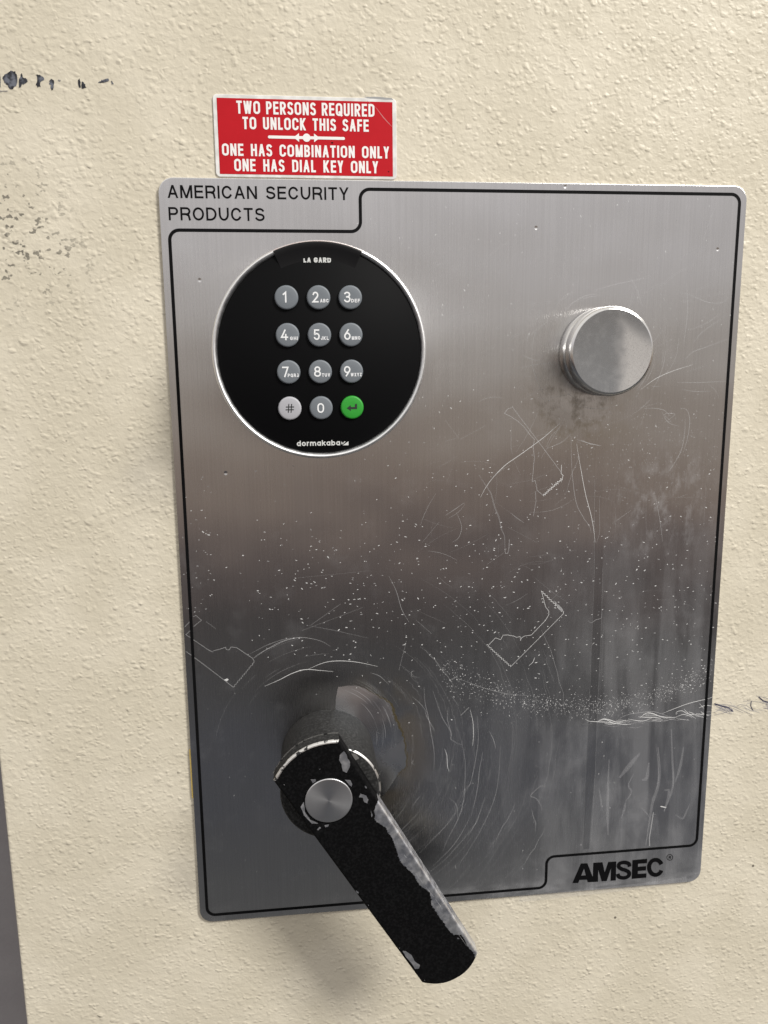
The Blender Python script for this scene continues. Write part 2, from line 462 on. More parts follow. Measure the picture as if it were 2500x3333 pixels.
def text(mb, s, x0, x1, z0, z1, t, h, q=.5, gap=.14, space=.30, mi=0, shear=0.0):
    """write s between x0..x1 (baseline z0, cap height z1), stroke width t"""
    H = z1 - z0
    ws = [space if c == ' ' else WID[c] for c in s]
    nI = s.count('I')
    tot = sum(ws) + gap * (len(s) - 1) - nI * WID['I']
    k = (x1 - x0 - nI * t) / tot
    ws = [t / k if c == 'I' else w for c, w in zip(s, ws)]
    x = x0
    for i, c in enumerate(s):
        if c != ' ':
            w = max(ws[i] * k - t, 0)
            hh = H - t
            P = lambda px, py: (x + t / 2 + px * hh, z0 + t / 2 + py * hh)
            for j, st in enumerate(glyph(c, w / hh, q if q >= .5 else q * w / hh)):
                if st[0] == 'd':
                    (ax_, ay_), (bx_, by_) = P(*st[1]), P(*st[2])
                    sgn = 1 if by_ > ay_ else -1
                    ext = lambda q_: t / 2 if q_ in (0, 1) else 0
                    sl = (bx_ - ax_) / (by_ - ay_)
                    ea, eb = sgn * ext(st[1][1]) * (.999), sgn * ext(st[2][1]) * (.999)
                    hwid = t / 2 * math.hypot(bx_ - ax_, by_ - ay_) / abs(by_ - ay_) * .94
                    mb.poly([(ax_ - hwid, ay_ - ea), (ax_ + hwid, ay_ - ea), (bx_ + hwid, by_ + eb), (bx_ - hwid, by_ + eb)], h + (j + 1) * 4e-6, mi)
                    continue
                pl = [P(*q_) for q_ in st]
                if (c, j) not in CLOSED:            # square stroke ends
                    for e0, e1 in ((0, 1), (-1, -2)):
                        dx, dy = pl[e0][0] - pl[e1][0], pl[e0][1] - pl[e1][1]
                        ll = math.hypot(dx, dy) or 1
                        pl[e0] = (pl[e0][0] + dx / ll * t * .5, pl[e0][1] + dy / ll * t * .5)
                mb.ribbon(pl, t, h + (j + 1) * 4e-6, mi, closed=(c, j) in CLOSED)
        x += (ws[i] + gap) * k

# ------------------------------------------------------------------ wall behind, safe door
mb = MB()
mb.poly([(-1.6, -1.4), (1.4, -1.4), (1.4, 1.6), (-1.6, 1.6)], -.075)
tag(mb.build('wall', GREY_WALL), kind='structure')

HW = -.0015                      # face of the safe door
mb = MB()
door = rrect(-.2123, -.62, .42, .55, .004, 4)
slab(mb, door, -.060, HW, .0012, 3)
INK = N('marker_ink')
INK.set(Base_Color=INK.mix(INK.ramp(INK.noise(420, 3), .44, .68), (.010, .011, .016), (.13, .14, .17)), Roughness=.5)
INK_PALE = plain('marker_ink_pale', (.16, .16, .18), .6, alpha=.55)
PEN = plain('pen_ink', (.14, .145, .22), .6, alpha=.45)
PEN_DARK = plain('pen_ink_dark', (.03, .03, .07), .6, alpha=.85)
hw = HW + .00012
def jag(poly, amp, sub=3):
    out = []
    for i in range(len(poly)):
        a, b = poly[i], poly[(i + 1) % len(poly)]
        for k in range(sub):
            f = k / sub
            out.append((a[0] + (b[0] - a[0]) * f + random.uniform(-amp, amp), a[1] + (b[1] - a[1]) * f + random.uniform(-amp, amp)))
    return out
def zoomed(off, s, h=0.0):
    return lambda pts: [UP(off[0] + x * s, off[1] + y * s, h) for x, y in pts]
Zw = zoomed((0, 150), .3391, HW)
INKS = [[(45, 270), (110, 235), (150, 245), (165, 290), (160, 380), (125, 410), (95, 412), (75, 380), (40, 350), (28, 310)],
        [(178, 322), (195, 300), (208, 265), (225, 300), (262, 315), (270, 340), (235, 368), (212, 360), (205, 395), (180, 400)],
        [(350, 275), (385, 272), (420, 295), (428, 320), (390, 345), (388, 390), (360, 392), (348, 375), (360, 340)],
        [(478, 330), (494, 312), (515, 335), (520, 395), (500, 428), (488, 410), (490, 380), (474, 360)],
        [(745, 338), (762, 310), (772, 345), (780, 400), (760, 402)], [(782, 365), (795, 340), (820, 372), (830, 400), (785, 410)],
        [(945, 352), (975, 328), (1010, 318), (1045, 315), (1048, 338), (1010, 348), (965, 350)], [(1068, 345), (1080, 335), (1092, 362), (1078, 370)],
        [(-20, 260), (5, 270), (8, 390), (-20, 400)]]
for k, p in enumerate(INKS): mb.poly(jag(Zw(p), .00022), hw + k * 5e-6, 1)
for p in ([(-20, 420), (75, 425), (70, 440), (-20, 445)], [(550, 330), (575, 320), (585, 335), (570, 348)]):
    mb.poly(jag(Zw(p), .0002), hw, 2)
Zp = zoomed((1850, 2100), .3918, HW)
for w, mi, p in [(.7, 4, [(1212, 485), (1260, 500), (1330, 520), (1365, 548)]), (.35, 3, [(1215, 495), (1290, 540), (1370, 552), (1350, 515), (1240, 495)]),
                 (.3, 3, [(1205, 560), (1260, 535), (1300, 555), (1360, 570)]), (.25, 3, [(1280, 490), (1340, 497), (1420, 530), (1530, 578)]),
                 (.3, 3, [(1400, 505), (1430, 490), (1480, 500), (1540, 540)]), (.4, 4, [(1520, 462), (1514, 500), (1530, 540)]),
                 (.25, 3, [(1450, 465), (1510, 462), (1580, 470), (1680, 500)]), (.6, 4, [(1580, 430), (1620, 462), (1690, 480)]),
                 (.3, 3, [(1560, 420), (1650, 440), (1700, 450)]), (.35, 3, [(1620, 520), (1660, 530), (1640, 470), (1690, 500)]),
                 (.25, 3, [(1210, 580), (1300, 560), (1370, 525), (1450, 560)]), (.25, 3, [(1250, 492), (1320, 560)]), (.25, 3, [(1270, 495), (1345, 560)])]:
    mb.ribbon(Zp(p), w * MM, hw + random.uniform(0, 4e-5), mi)
for _ in range(26):
    x0 = random.uniform(1215, 1660); y0 = 520 + (x0 - 1215) * -.06 + random.gauss(0, 22)
    L = random.uniform(30, 110)
    mb.ribbon(smooth(Zp([(x0, y0), (x0 + L * .5, y0 + random.uniform(-12, 14)), (x0 + L, y0 + random.uniform(-10, 34))]), 4), random.uniform(.25, .6) * MM, hw + random.uniform(0, 4e-5), 5, taper=True)
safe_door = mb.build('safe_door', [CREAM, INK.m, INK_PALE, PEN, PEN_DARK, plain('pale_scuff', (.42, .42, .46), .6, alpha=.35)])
tag(safe_door, 'cream textured steel safe door with black marker marks and scuffs', 'safe door')

# ------------------------------------------------------------------ steel face plate
PW, PH = .127, .17022
mb = MB()
slab(mb, rrect(-PW, -PH, PW, PH, .0062, 8), HW - .0002, 0.0, .00035, 2)
H1 = .00004
def scr(pts, w, mi, taper=True):
    mb.ribbon(pts, w * .88 * MM, H1 + random.uniform(0, 5e-5), mi, taper=taper)
def serrate(a, b, n, amp):
    a, b = np.array(a), np.array(b)
    d = (b - a); nn = np.array([-d[1], d[0]]) / np.linalg.norm(d)
    return [tuple(a + d * i / n + nn * amp * (1 if i % 2 else -1) * (.6 + .8 * random.random())) for i in range(n + 1)]
# clean strip with two pale edges (old tape), lower right
Q = lambda *p: [UP(x, y) for x, y in p]
mb.poly(Q((1940, 1560), (1962, 1560), (1962, 1850), (1955, 2100), (1945, 2300), (1938, 2500), (1925, 2650), (1918, 2762), (1897, 2765), (1907, 2500), (1922, 2200), (1935, 1850)), .00003, 1)
scr(Q((1962, 1850), (1955, 2100), (1945, 2300), (1938, 2500), (1925, 2740)), .16, 5, False)
scr(Q((1935, 1560), (1935, 1850), (1922, 2200), (1907, 2500), (1897, 2765)), .16, 5, False)
# tape outlines
Z1 = zoomed((1450, 1300), .36166); Z2 = zoomed((1500, 1850), .30139); Z3 = zoomed((580, 1950), .24111)
scr(Z1([(600, 60), (610, 80), (840, 385), (1045, 660)]), .22, 4, False)
scr(Z1([(595, 75), (560, 85), (530, 125), (580, 150), (650, 195), (710, 250), (770, 330), (800, 360), (790, 430), (800, 520), (790, 640), (780, 740), (808, 730), (825, 820), (880, 865)]), .24, 4, False)
mb.ribbon(serrate(*Z1([(880, 865), (1050, 715)]), 24, .00042), .00022, H1, 3)
scr(Z1([(1050, 715), (1058, 685), (1040, 665), (1045, 590)]), .22, 3, False)
scr(Z1([(810, 830), (815, 920), (790, 1050)]), .2, 4, False)
scr(smooth(Z1([(1030, 215), (900, 330), (780, 420), (640, 520), (540, 590), (440, 690), (370, 780), (315, 880)])), .26, 3)
scr(smooth(Z1([(585, 590), (470, 660), (400, 740), (340, 840)])), .18, 4)
scr(smooth(Z1([(1130, 310), (1060, 375), (980, 415), (910, 440)])), .22, 4)
scr(Z1([(1085, 160), (1000, 290), (860, 530)]), .16, 4)
scr(Z1([(1040, 240), (950, 330), (905, 430)]), .16, 4)
scr(Z1([(940, 230), (870, 390)]), .14, 4)
scr(Z1([(1210, 510), (1140, 660), (1080, 860)]), .14, 4)
scr(smooth(Z1([(1130, 330), (1135, 560), (1150, 760), (1180, 940), (1240, 1060), (1300, 1150), (1312, 1200)])), .22, 4)
scr(smooth(Z1([(1180, 400), (1210, 580), (1260, 850), (1310, 1040), (1335, 1180), (1347, 1285)])), .24, 3)
scr(smooth(Z1([(1385, 880), (1388, 1100), (1385, 1200), (1355, 1300)])), .14, 4)
scr(smooth(Z1([(300, 680), (360, 770), (410, 850), (440, 960), (480, 1060), (505, 1170), (530, 1230), (535, 1350)])), .75, 5)
scr(Z1([(575, 1260), (570, 1350), (560, 1385), (540, 1385), (533, 1350), (550, 1345)]), .25, 4, False)
scr(Z1([(170, 930), (90, 985), (0, 1045)]), .24, 4)
scr(Z1([(360, 235), (130, 360)]), .22, 4)
scr(Z1([(0, 190), (120, 350)]), .2, 4)
scr(Z1([(0, 375), (110, 345)]), .2, 4)
scr(smooth(Z1([(100, 1020), (135, 1100), (145, 1170), (115, 1250), (60, 1285)])), .2, 4)
scr(Z1([(585, 1020), (640, 1065), (705, 1110)]), .22, 4)
scr(Z1([(455, 930), (585, 1020)]), .18, 5)
scr(Z1([(560, 1150), (830, 1290)]), .3, 5)
scr(Z1([(525, 1380), (375, 1485)]), .18, 4)
scr(Z1([(590, 180), (590, 430), (600, 490)]), .14, 4)
scr(Z1([(590, 430), (660, 410)]), .14, 4)
scr(Z1([(610, 540), (675, 680)]), .14, 4)
scr(Z1([(1220, 365), (1300, 400), (1400, 418)]), .4, 4)
scr(Z2([(870, 240), (915, 415), (950, 460), (950, 500), (915, 560), (760, 720), (690, 730), (655, 750), (645, 780), (640, 735), (600, 745), (570, 730), (500, 718), (455, 722), (430, 770), (375, 750), (292, 835)]), .19, 3, False)
mb.ribbon(serrate(*Z2([(292, 835), (540, 1060)]), 26, .00034), .00017, H1, 3)
scr(Z2([(540, 1060), (800, 800), (1112, 485)]), .17, 3, False)
mb.ribbon(serrate(*Z2([(872, 245), (1112, 480)]), 22, .0003), .00022, H1, 3)
mb.poly(jag(Z2([(1010, 345), (1060, 400), (1110, 465), (1085, 465), (1040, 410)]), .0003), H1, 4)
scr(smooth(Z2([(1375, 565), (1410, 585), (1460, 555), (1515, 535), (1525, 470)])), .2, 4)
scr(smooth(Z2([(800, 960), (780, 1010), (735, 1050)])), .3, 4)
scr(Z3([(205, 235), (240, 220), (315, 285), (210, 370)]), .2, 4, False)
scr(Z3([(90, 375), (155, 305)]), .2, 4, False)
scr(Z3([(160, 425), (105, 480), (210, 550), (400, 680), (470, 715)]), .22, 4, False)
scr(Z3([(470, 700), (580, 670), (640, 650), (650, 680), (690, 685), (715, 645), (790, 655), (1000, 795), (1030, 840)]), .26, 4, False)
mb.ribbon(serrate(*Z3([(1030, 845), (745, 1190)]), 26, .00025), .00018, H1, 4)
scr(Z3([(745, 1190), (630, 1100), (330, 870), (105, 705)]), .24, 4, False)
mb.poly(jag(Z3([(620, 1090), (660, 1070), (680, 1085), (660, 1110)]), .0001), H1, 3)
scr(smooth(Z3([(1015, 795), (1120, 720), (1280, 640), (1450, 560), (1659, 510)])), .24, 4)
scr(smooth(Z3([(970, 740), (1180, 630), (1400, 550), (1560, 520)])), .18, 4)
scr(Z3([(380, 305), (510, 400)]), .28, 4)
ZA = zoomed((500, 1700), .60277)
scr(smooth(ZA([(600, 885), (680, 850), (750, 815), (820, 795), (900, 800), (970, 806)])), .32, 3)
scr(smooth(ZA([(830, 795), (920, 758), (1000, 748), (1100, 755), (1210, 778)])), .28, 3)
scr(smooth(ZA([(540, 735), (620, 680), (700, 640), (800, 622), (900, 640), (955, 670)])), .24, 4)
scr(smooth(ZA([(1170, 812), (1220, 830), (1270, 875)])), .22, 4)
scr(ZA([(1365, 640), (1325, 800)]), .26, 4)
scr(ZA([(850, 555), (1010, 440)]), .7, 5)
scr(ZA([(800, 585), (1130, 460)]), .5, 5)
scr(ZA([(820, 555), (960, 580), (1160, 625)]), .35, 5)
scr(ZA([(780, 300), (1160, 262)]), .3, 5)
scr(smooth(ZA([(1270, 290), (1310, 370), (1340, 470), (1380, 540)])), .22, 4)
scr(ZA([(1420, 530), (1500, 600)]), .22, 4)
scr(ZA([(1540, 0), (1450, 110)]), .2, 4)
ZB = zoomed((1250, 2100), .36166)
for w, mi, p in [(.26, 4, [(360, 375), (370, 520), (400, 650), (425, 800), (450, 950), (450, 1130)]), (.3, 3, [(370, 600), (405, 680), (460, 775)]),
                 (.22, 4, [(440, 410), (520, 640), (590, 760), (610, 850)]), (.26, 3, [(580, 555), (570, 660), (605, 790), (605, 850), (705, 900)]),
                 (.26, 4, [(705, 900), (730, 1050), (725, 1300), (705, 1450), (650, 1600), (580, 1730), (530, 1850)]), (.2, 4, [(660, 740), (705, 900)]),
                 (.28, 3, [(775, 580), (800, 690), (805, 820), (795, 905)]), (.3, 3, [(765, 560), (690, 632)]), (.28, 3, [(610, 462), (672, 545)]),
                 (.3, 3, [(545, 935), (565, 990), (570, 1080), (585, 1138)]), (.3, 3, [(945, 770), (985, 850), (1005, 930)]),
                 (.22, 4, [(840, 640), (848, 850), (820, 1050), (780, 1230), (720, 1340)]), (.24, 4, [(890, 960), (860, 1120), (840, 1300), (790, 1520)]),
                 (.26, 4, [(800, 1230), (690, 1335)]), (.28, 4, [(910, 1370), (830, 1590), (755, 1715)]), (.2, 4, [(1050, 900), (1030, 1200), (980, 1420), (850, 1700), (660, 2000)]),
                 (.2, 5, [(1155, 650), (1150, 950), (1085, 1280)]), (.24, 4, [(580, 1370), (640, 1420), (660, 1480), (663, 1560)]),
                 (.2, 4, [(790, 1520), (640, 1780), (440, 1990)]), (.2, 4, [(720, 1400), (560, 1620), (320, 1870)]), (.2, 5, [(700, 1480), (480, 1700), (300, 1850)]),
                 (.26, 4, [(340, 1340), (290, 1400), (245, 1470)]), (.26, 4, [(475, 1490), (510, 1535)]), (.2, 4, [(230, 1380), (170, 1480), (100, 1565)]),
                 (.28, 4, [(1455, 1280), (1420, 1265), (1370, 1300), (1320, 1355), (1370, 1380), (1410, 1440), (1425, 1495)]), (.26, 4, [(1330, 1480), (1345, 1550), (1365, 1600), (1358, 1680)]),
                 (.28, 3, [(1352, 1078), (1412, 1112)]), (.2, 5, [(1300, 1250), (1220, 1500), (1000, 1860), (820, 2140)]), (.28, 4, [(250, 290), (248, 240), (275, 232)]),
                 (.22, 4, [(250, 275), (320, 295)]), (.24, 4, [(325, 690), (345, 840)]), (.22, 4, [(250, 460), (330, 530), (390, 610)]), (.28, 3, [(640, 1980), (648, 2010)]),
                 (.2, 4, [(780, 2120 - 140), (680, 2090)]), (.3, 3, [(1355, 110), (1340, 150), (1305, 185)]), (.24, 4, [(270, 1030), (250, 1062), (285, 1075)])]:
    scr(smooth(ZB(p)), w * .82, mi if random.random() < .45 else 4)
scr(smooth(ZB([(640, 290), (800, 350), (950, 400), (1130, 440), (1310, 455)])), .22, 4)
# pale scribbles at the right edge
ZC = zoomed((1850, 2100), .3918)
for w, p in [(.42, [(140, 612), (170, 630), (235, 635), (330, 640), (430, 655), (520, 658)]), (.5, [(240, 635), (290, 612), (350, 622), (400, 640), (480, 645)]),
             (.4, [(255, 628), (310, 618), (380, 648), (490, 662)]), (.4, [(300, 650), (350, 655), (440, 648)]), (.32, [(425, 625), (440, 600), (520, 570), (600, 560), (690, 550), (760, 565), (830, 590), (900, 605)]),
             (.5, [(580, 595), (640, 598), (720, 600), (770, 610)]), (.5, [(620, 575), (700, 570), (760, 590), (840, 600), (890, 598)]), (.42, [(495, 612), (560, 625), (630, 628), (700, 600)]),
             (.4, [(590, 605), (660, 560), (740, 585), (640, 585)]), (.4, [(700, 625), (770, 632)]), (.36, [(780, 568), (860, 535), (980, 490), (1080, 462), (1150, 448), (1198, 430)]),
             (.36, [(895, 578), (900, 555), (945, 545), (990, 570), (1060, 580), (1118, 592)]), (.36, [(960, 530), (1000, 570), (1060, 610)]), (.34, [(890, 598), (960, 575), (1030, 600)]),
             (.34, [(975, 590), (1040, 570), (1000, 555), (1085, 585)]), (.45, [(1090, 485), (1125, 525)]), (.45, [(1085, 520), (1140, 500), (1190, 505)]),
             (.42, [(1100, 550), (1125, 570), (1165, 580)]), (.3, [(1130, 562), (1170, 552), (1190, 558)]), (.2, [(110, 655), (185, 655)])]:
    scr(smooth(ZC(p), 4), w * .85, 3 if w > .33 else 4)
for _ in range(26):
    x = random.uniform(1950, 2270); y = 2362 - (x - 1950) * .10 + random.gauss(0, 7)
    L = random.uniform(18, 60)
    scr(Q((x, y), (x + L * .6, y + 3), (x + L, y + random.uniform(-4, 9))), .17, random.choice((3, 4)))
# faint families: swing of the handle, rubbing round the knob
hx_, hz_ = -.0636, -.0854
for _ in range(95):
    r = random.choice((random.uniform(.040, .075), random.uniform(.055, .12)))
    a = random.uniform(-72, 40); s = random.uniform(6, 34)
    scr([(hx_ + (r + random.uniform(-.0006, .0006)) * math.cos(math.radians(a + s * k / 8)), hz_ + r * math.sin(math.radians(a + s * k / 8))) for k in range(9)], random.uniform(.1, .18), 5 if random.random() < .93 else 4)
for _ in range(9):
    r = random.uniform(.040, .058); a = random.uniform(70, 150); s = random.uniform(8, 30)
    scr([(hx_ + r * math.cos(math.radians(a + s * k / 8)), hz_ + r * math.sin(math.radians(a + s * k / 8))) for k in range(9)], random.uniform(.12, .22), 5)
kx, kz = .0622, .0990
for _ in range(34):
    r = random.uniform(.0215, .034); a = random.uniform(0, 360); s = random.uniform(10, 40)
    scr([(kx + r * math.cos(math.radians(a + s * k / 8)), kz + r * .98 * math.sin(math.radians(a + s * k / 8))) for k in range(9)], random.uniform(.12, .22), 5 if random.random() < .75 else 4)
ZK = zoomed((1700, 900), .48222)
for w, mi, p in [(.26, 4, [(290, 225), (350, 170), (430, 130), (520, 115)]), (.22, 3, [(800, 762), (900, 690), (1010, 640), (1150, 595)]), (.24, 4, [(1095, 565), (1150, 510), (1230, 480), (1390, 420)]),
                 (.2, 4, [(1115, 640), (1250, 600)]), (.2, 4, [(905, 475), (1020, 420)]), (.2, 4, [(1020, 95), (1130, 125), (1260, 175), (1350, 175), (1390, 140)]), (.2, 4, [(1190, 135), (1405, 112)]),
                 (.22, 4, [(1175, 95), (1325, 20)]), (.22, 4, [(480, 100), (600, 60), (760, 25), (860, 0)]), (.2, 4, [(720, 0), (770, 80), (810, 200)]), (.2, 4, [(1130, 360), (1250, 310), (1330, 255)]),
                 (.22, 4, [(1155, 445), (1220, 370), (1360, 275)]), (.2, 4, [(1045, 715), (1200, 715), (1400, 705)]), (.2, 4, [(1075, 760), (1160, 775), (1270, 775)]), (.22, 4, [(820, 890), (900, 890), (960, 905), (1000, 945)]),
                 (.22, 4, [(1065, 890), (1110, 900), (1130, 970), (1115, 1090), (1085, 1190)]), (.24, 4, [(1100, 960), (1095, 1060), (1070, 1180), (1000, 1300), (970, 1325)]), (.2, 4, [(940, 910), (985, 985), (1060, 1010)]),
                 (.2, 4, [(960, 985), (1030, 930), (960, 930), (1010, 985)]), (.2, 4, [(800, 1000), (840, 880)]), (.22, 4, [(1110, 40), (1115, 240), (1090, 460)]), (.2, 4, [(740, 120), (720, 230)]),
                 (.2, 4, [(0, 530), (70, 560), (130, 570)]), (.2, 4, [(0, 615), (90, 595), (230, 580)]), (.2, 4, [(20, 670), (180, 695)]), (.2, 4, [(0, 835), (120, 760)]), (.2, 4, [(20, 185), (200, 175)]),
                 (.2, 4, [(120, 190), (125, 260)]), (.2, 4, [(930, 110), (980, 200)]), (.22, 4, [(0, 1195), (150, 1080), (255, 985)]), (.2, 4, [(370, 1100), (430, 1120), (520, 1140)])]:
    scr(smooth(ZK(p), 5), w, mi)
for _ in range(120):                                    # long hairlines anywhere on the right half
    x, y = random.uniform(1350, 2380), random.uniform(800, 2000)
    a = random.choice((random.gauss(-35, 16), random.gauss(-80, 10), random.gauss(30, 20), random.gauss(-10, 6)))
    L = random.uniform(25, 170)
    c = random.uniform(-.12, .12) * L
    dx, dy = math.cos(math.radians(a)), math.sin(math.radians(a))
    p = [UP(x + dx * L * t - dy * c * math.sin(math.pi * t), y + dy * L * t + dx * c * math.sin(math.pi * t)) for t in np.linspace(0, 1, 7)]
    if abs(p[-1][0]) < PW - .002: scr(p, random.uniform(.10, .18), 5 if random.random() < .72 else 4)
# nicks: little bright flecks in the metal
def free(x, y):
    X, Z = UP(x, y)
    return abs(X) < PW - .0015 and abs(Z) < PH - .0015
def fleck(x, y, s, mi, horiz=True):
    if not free(x, y): return
    cx, cz = UP(x, y)
    L = s * random.uniform(.5, 1.6); w = s * random.uniform(.35, .6)
    a = math.radians(random.gauss(0, 26) if horiz else random.uniform(0, 180))
    ca, sa = math.cos(a), math.sin(a)
    pts = [(-L / 2, -w * .2), (-L * .2, -w / 2), (L * .35, -w * .4), (L / 2, w * .1), (L * .1, w / 2), (-L * .4, w * .3)]
    mb.poly([(cx + (px * ca - pz * sa) * MM, cz + (px * sa + pz * ca) * MM) for px, pz in pts], H1 + random.uniform(0, 5e-5), mi)
for _ in range(640):
    x, y = random.uniform(820, 2350), random.gauss(1960, 160)
    if x < 1250 and y > 2150: continue
    fleck(x, y, random.uniform(.42, .88), random.choice((3, 3, 3, 4)))
for _ in range(520):
    x, y = random.uniform(600, 2380), random.uniform(1250, 2250)
    if random.random() > (x - 420) / 1500: continue
    fleck(x, y, random.uniform(.36, .85), random.choice((3, 3, 4)))
for _ in range(260):
    fleck(random.uniform(1150, 2390), random.uniform(640, 1600), random.uniform(.3, .75), random.choice((3, 4)), False)
for _ in range(90):
    fleck(random.uniform(560, 2280), random.uniform(2200, 2900), random.uniform(.3, .7), random.choice((3, 4, 4)), False)
for _ in range(55):
    fleck(random.uniform(575, 690), random.uniform(1500, 2000), random.uniform(.4, .8), random.choice((3, 4)))
for _ in range(1500):
    x = random.uniform(1440, 2330)
    yc = 2195 + 105 * (1 - ((x - 1890) / 440) ** 2) if x < 1890 else 2300 - 120 * ((x - 1890) / 440) ** 2
    fleck(x, yc + random.gauss(0, 20 + (14 if x < 1700 else 0)), random.uniform(.22, .6), random.choice((3, 4, 4)), False)
for _ in range(420):
    fleck(random.gauss(2100, 130), random.gauss(1480, 110), random.uniform(.22, .6), 4)
# rubbed-bright crescent beside the handle hub, with its grimy rim
CRE = [(1100, 2236), (1163, 2232), (1223, 2261), (1271, 2288), (1284, 2327), (1302, 2369), (1317, 2411), (1324, 2490), (1302, 2511), (1284, 2538), (1236, 2596), (1150, 2600), (1120, 2500), (1100, 2380), (1092, 2300)]
CRS = smooth(Q(*(CRE + CRE[:1])), 4)
mb.poly(jag(CRS, .00012, 2), .000025, 2)
for k in range(5):
    q0 = random.randint(4, 14)
    mb.ribbon(jag(CRS[q0:q0 + random.randint(10, 24)], .0006, 2)[:-2], random.uniform(.3, .8) * MM, H1 + k * 1e-5, 6, taper=True)
for _ in range(34):
    r = random.uniform(.023, .034); a = random.uniform(-22, 52); s = random.uniform(12, 30)
    scr([(hx_ + r * math.cos(math.radians(a + s * k / 8)), hz_ + .006 + r * math.sin(math.radians(a + s * k / 8))) for k in range(9)], .14, random.choice((4, 5, 5)))
# film along the bottom right edge, dried drips, glue squeezed out on the left
mb.ribbon(jag(Q((1690, 2926), (1850, 2910), (2050, 2888), (2200, 2868), (2252, 2860)), .0002)[:-3], .0032, .00003, 7)
ZD = zoomed((1850, 2200), .33153)
for w, p in [(1.6, [(880, 700), (895, 900), (880, 1080), (830, 1230), (800, 1400), (760, 1660)]), (.5, [(860, 660), (880, 860), (880, 1060), (850, 1130)]), (1.2, [(1010, 520), (1020, 800), (1025, 1090), (940, 1330)]),
             (.9, [(560, 1230), (600, 1180), (620, 1130), (590, 1070), (640, 960)]), (1.3, [(400, 820), (390, 1100), (385, 1400), (390, 1560)]), (.8, [(300, 1100), (320, 1220), (330, 1320)]),
             (2.4, [(500, 1000), (600, 880), (700, 760)]), (1.2, [(520, 1400), (550, 1300), (560, 1240)]), (1.4, [(1050, 1040), (1100, 880), (1130, 700)]), (.6, [(715, 1290), (770, 1350), (790, 1380)]),
             (1.8, [(720, 1020), (770, 1000), (790, 850)]), (1.0, [(1050, 1360), (1120, 1400), (1160, 1330), (1190, 1260)]), (.5, [(1025, 860), (1030, 1060), (1015, 1110)]), (1.5, [(940, 1120), (990, 1140), (940, 1330)])]:
    mb.ribbon(smooth(ZD(p), 4), w * MM, H1 + random.uniform(0, 5e-5), 7, taper=True)
mb.ribbon(ZD([(835, 1340), (815, 1470), (795, 1590), (798, 1670)]), .0005, H1, 4)
mb.ribbon(ZD([(905, 1280), (960, 1292)]), .0005, H1, 3)
mb.ribbon([(-PW - .0003, UP(618, y)[1]) for y in (2440, 2480, 2520, 2560, 2600)], .0007, -.0004, 8)
plate = mb.build('lock_plate', [STEEL, STEEL_CLEAN, POLISHED, SCR_B, SCR_M, SCR_F, GRIME, SMEAR, GLUE], uv=True)
tag(plate, 'scratched brushed steel plate behind the keypad, knob and handle', 'plate')

# printed border line
HP = .00010
bx0, bx1 = UP(555, 793)[0], UP(2408, 668.5)[0]
bx0 = (bx0 + UP(602, 1600)[0] + UP(662.4, 2840)[0]) / 3
bx1 = (bx1 + UP(2268, 2722)[0]) / 2
zt_l, zt_r = UP(700, 750)[1], UP(1700, 623)[1]
zb_l, zb_r = UP(781, 2970.6)[1], UP(2100, 2764)[1]
nx_t, nx_b = UP(1173, 690)[0], UP(1778, 2840)[0]
RC = .0040
def rounded(pts, r):
    out = []
    n = len(pts)
    for i in range(n):
        a, b, c = (np.array(pts[j % n]) for j in (i - 1, i, i + 1))
        u = (a - b) / np.linalg.norm(a - b); w_ = (c - b) / np.linalg.norm(c - b)
        p, q2 = b + u * r, b + w_ * r
        o = b + u * r + w_ * r
        for k in range(9):
            t = k / 8 * math.pi / 2
            out.append(tuple(o - w_ * r * math.cos(t) - u * r * math.sin(t)))
    return out
mb = MB()
mb.ribbon(rounded([(bx0, zt_l), (nx_t, zt_l), (nx_t, zt_r), (bx1, zt_r), (bx1, zb_r), (nx_b, zb_r), (nx_b, zb_l), (bx0, zb_l)], RC), .00135, HP, closed=True)
mb.build('border_line', BLACK_PRINT, plate)
mb = MB()
a, b = UP(546, 644), UP(1135, 652)
text(mb, 'AMERICAN SECURITY', a[0], b[0], (a[1] + b[1]) / 2, UP(840, 606)[1], .0008, HP, .5, .15, .34)
a, b = UP(550, 717), UP(862, 720)
text(mb, 'PRODUCTS', a[0], b[0], (a[1] + b[1]) / 2, UP(700, 675.5)[1], .0008, HP, .5, .15)
mb.build('maker_lettering', BLACK_PRINT, plate)
# heavy maker's mark, lower right
mb = MB()
Z5 = zoomed((1680, 2700), .2411); Z4 = zoomed((2050, 2650), .18083)
k = [0]
def lay(p):
    k[0] += 1; mb.poly(p, HP + k[0] * 3e-6)
for p in ([(760, 722), (875, 458), (945, 456), (838, 720)], [(900, 457), (962, 455), (1060, 705), (965, 710)], [(850, 622), (965, 617), (978, 674), (828, 680)],
          [(1042, 448), (1110, 444), (1105, 703), (1032, 707)], [(1285, 434), (1352, 430), (1345, 685), (1275, 690)], [(1080, 446), (1165, 440), (1222, 693), (1155, 697)], [(1245, 436), (1310, 433), (1222, 693), (1155, 697)]):
    lay(Z5(p))
mb.ribbon(smooth(Z5([(1532, 500), (1522, 462), (1478, 444), (1425, 446), (1388, 468), (1388, 505), (1425, 532), (1480, 550), (1522, 578), (1522, 618), (1485, 645), (1430, 650), (1385, 634), (1372, 596)]), 4), .0020, HP + 4e-5)
for p in ([(48, 826), (150, 817), (140, 1152), (34, 1162)], [(48, 826), (312, 800), (308, 880), (48, 898)], [(48, 952), (292, 934), (292, 1010), (48, 1026)], [(40, 1082), (299, 1064), (295, 1139), (34, 1162)]):
    lay(Z4(p))
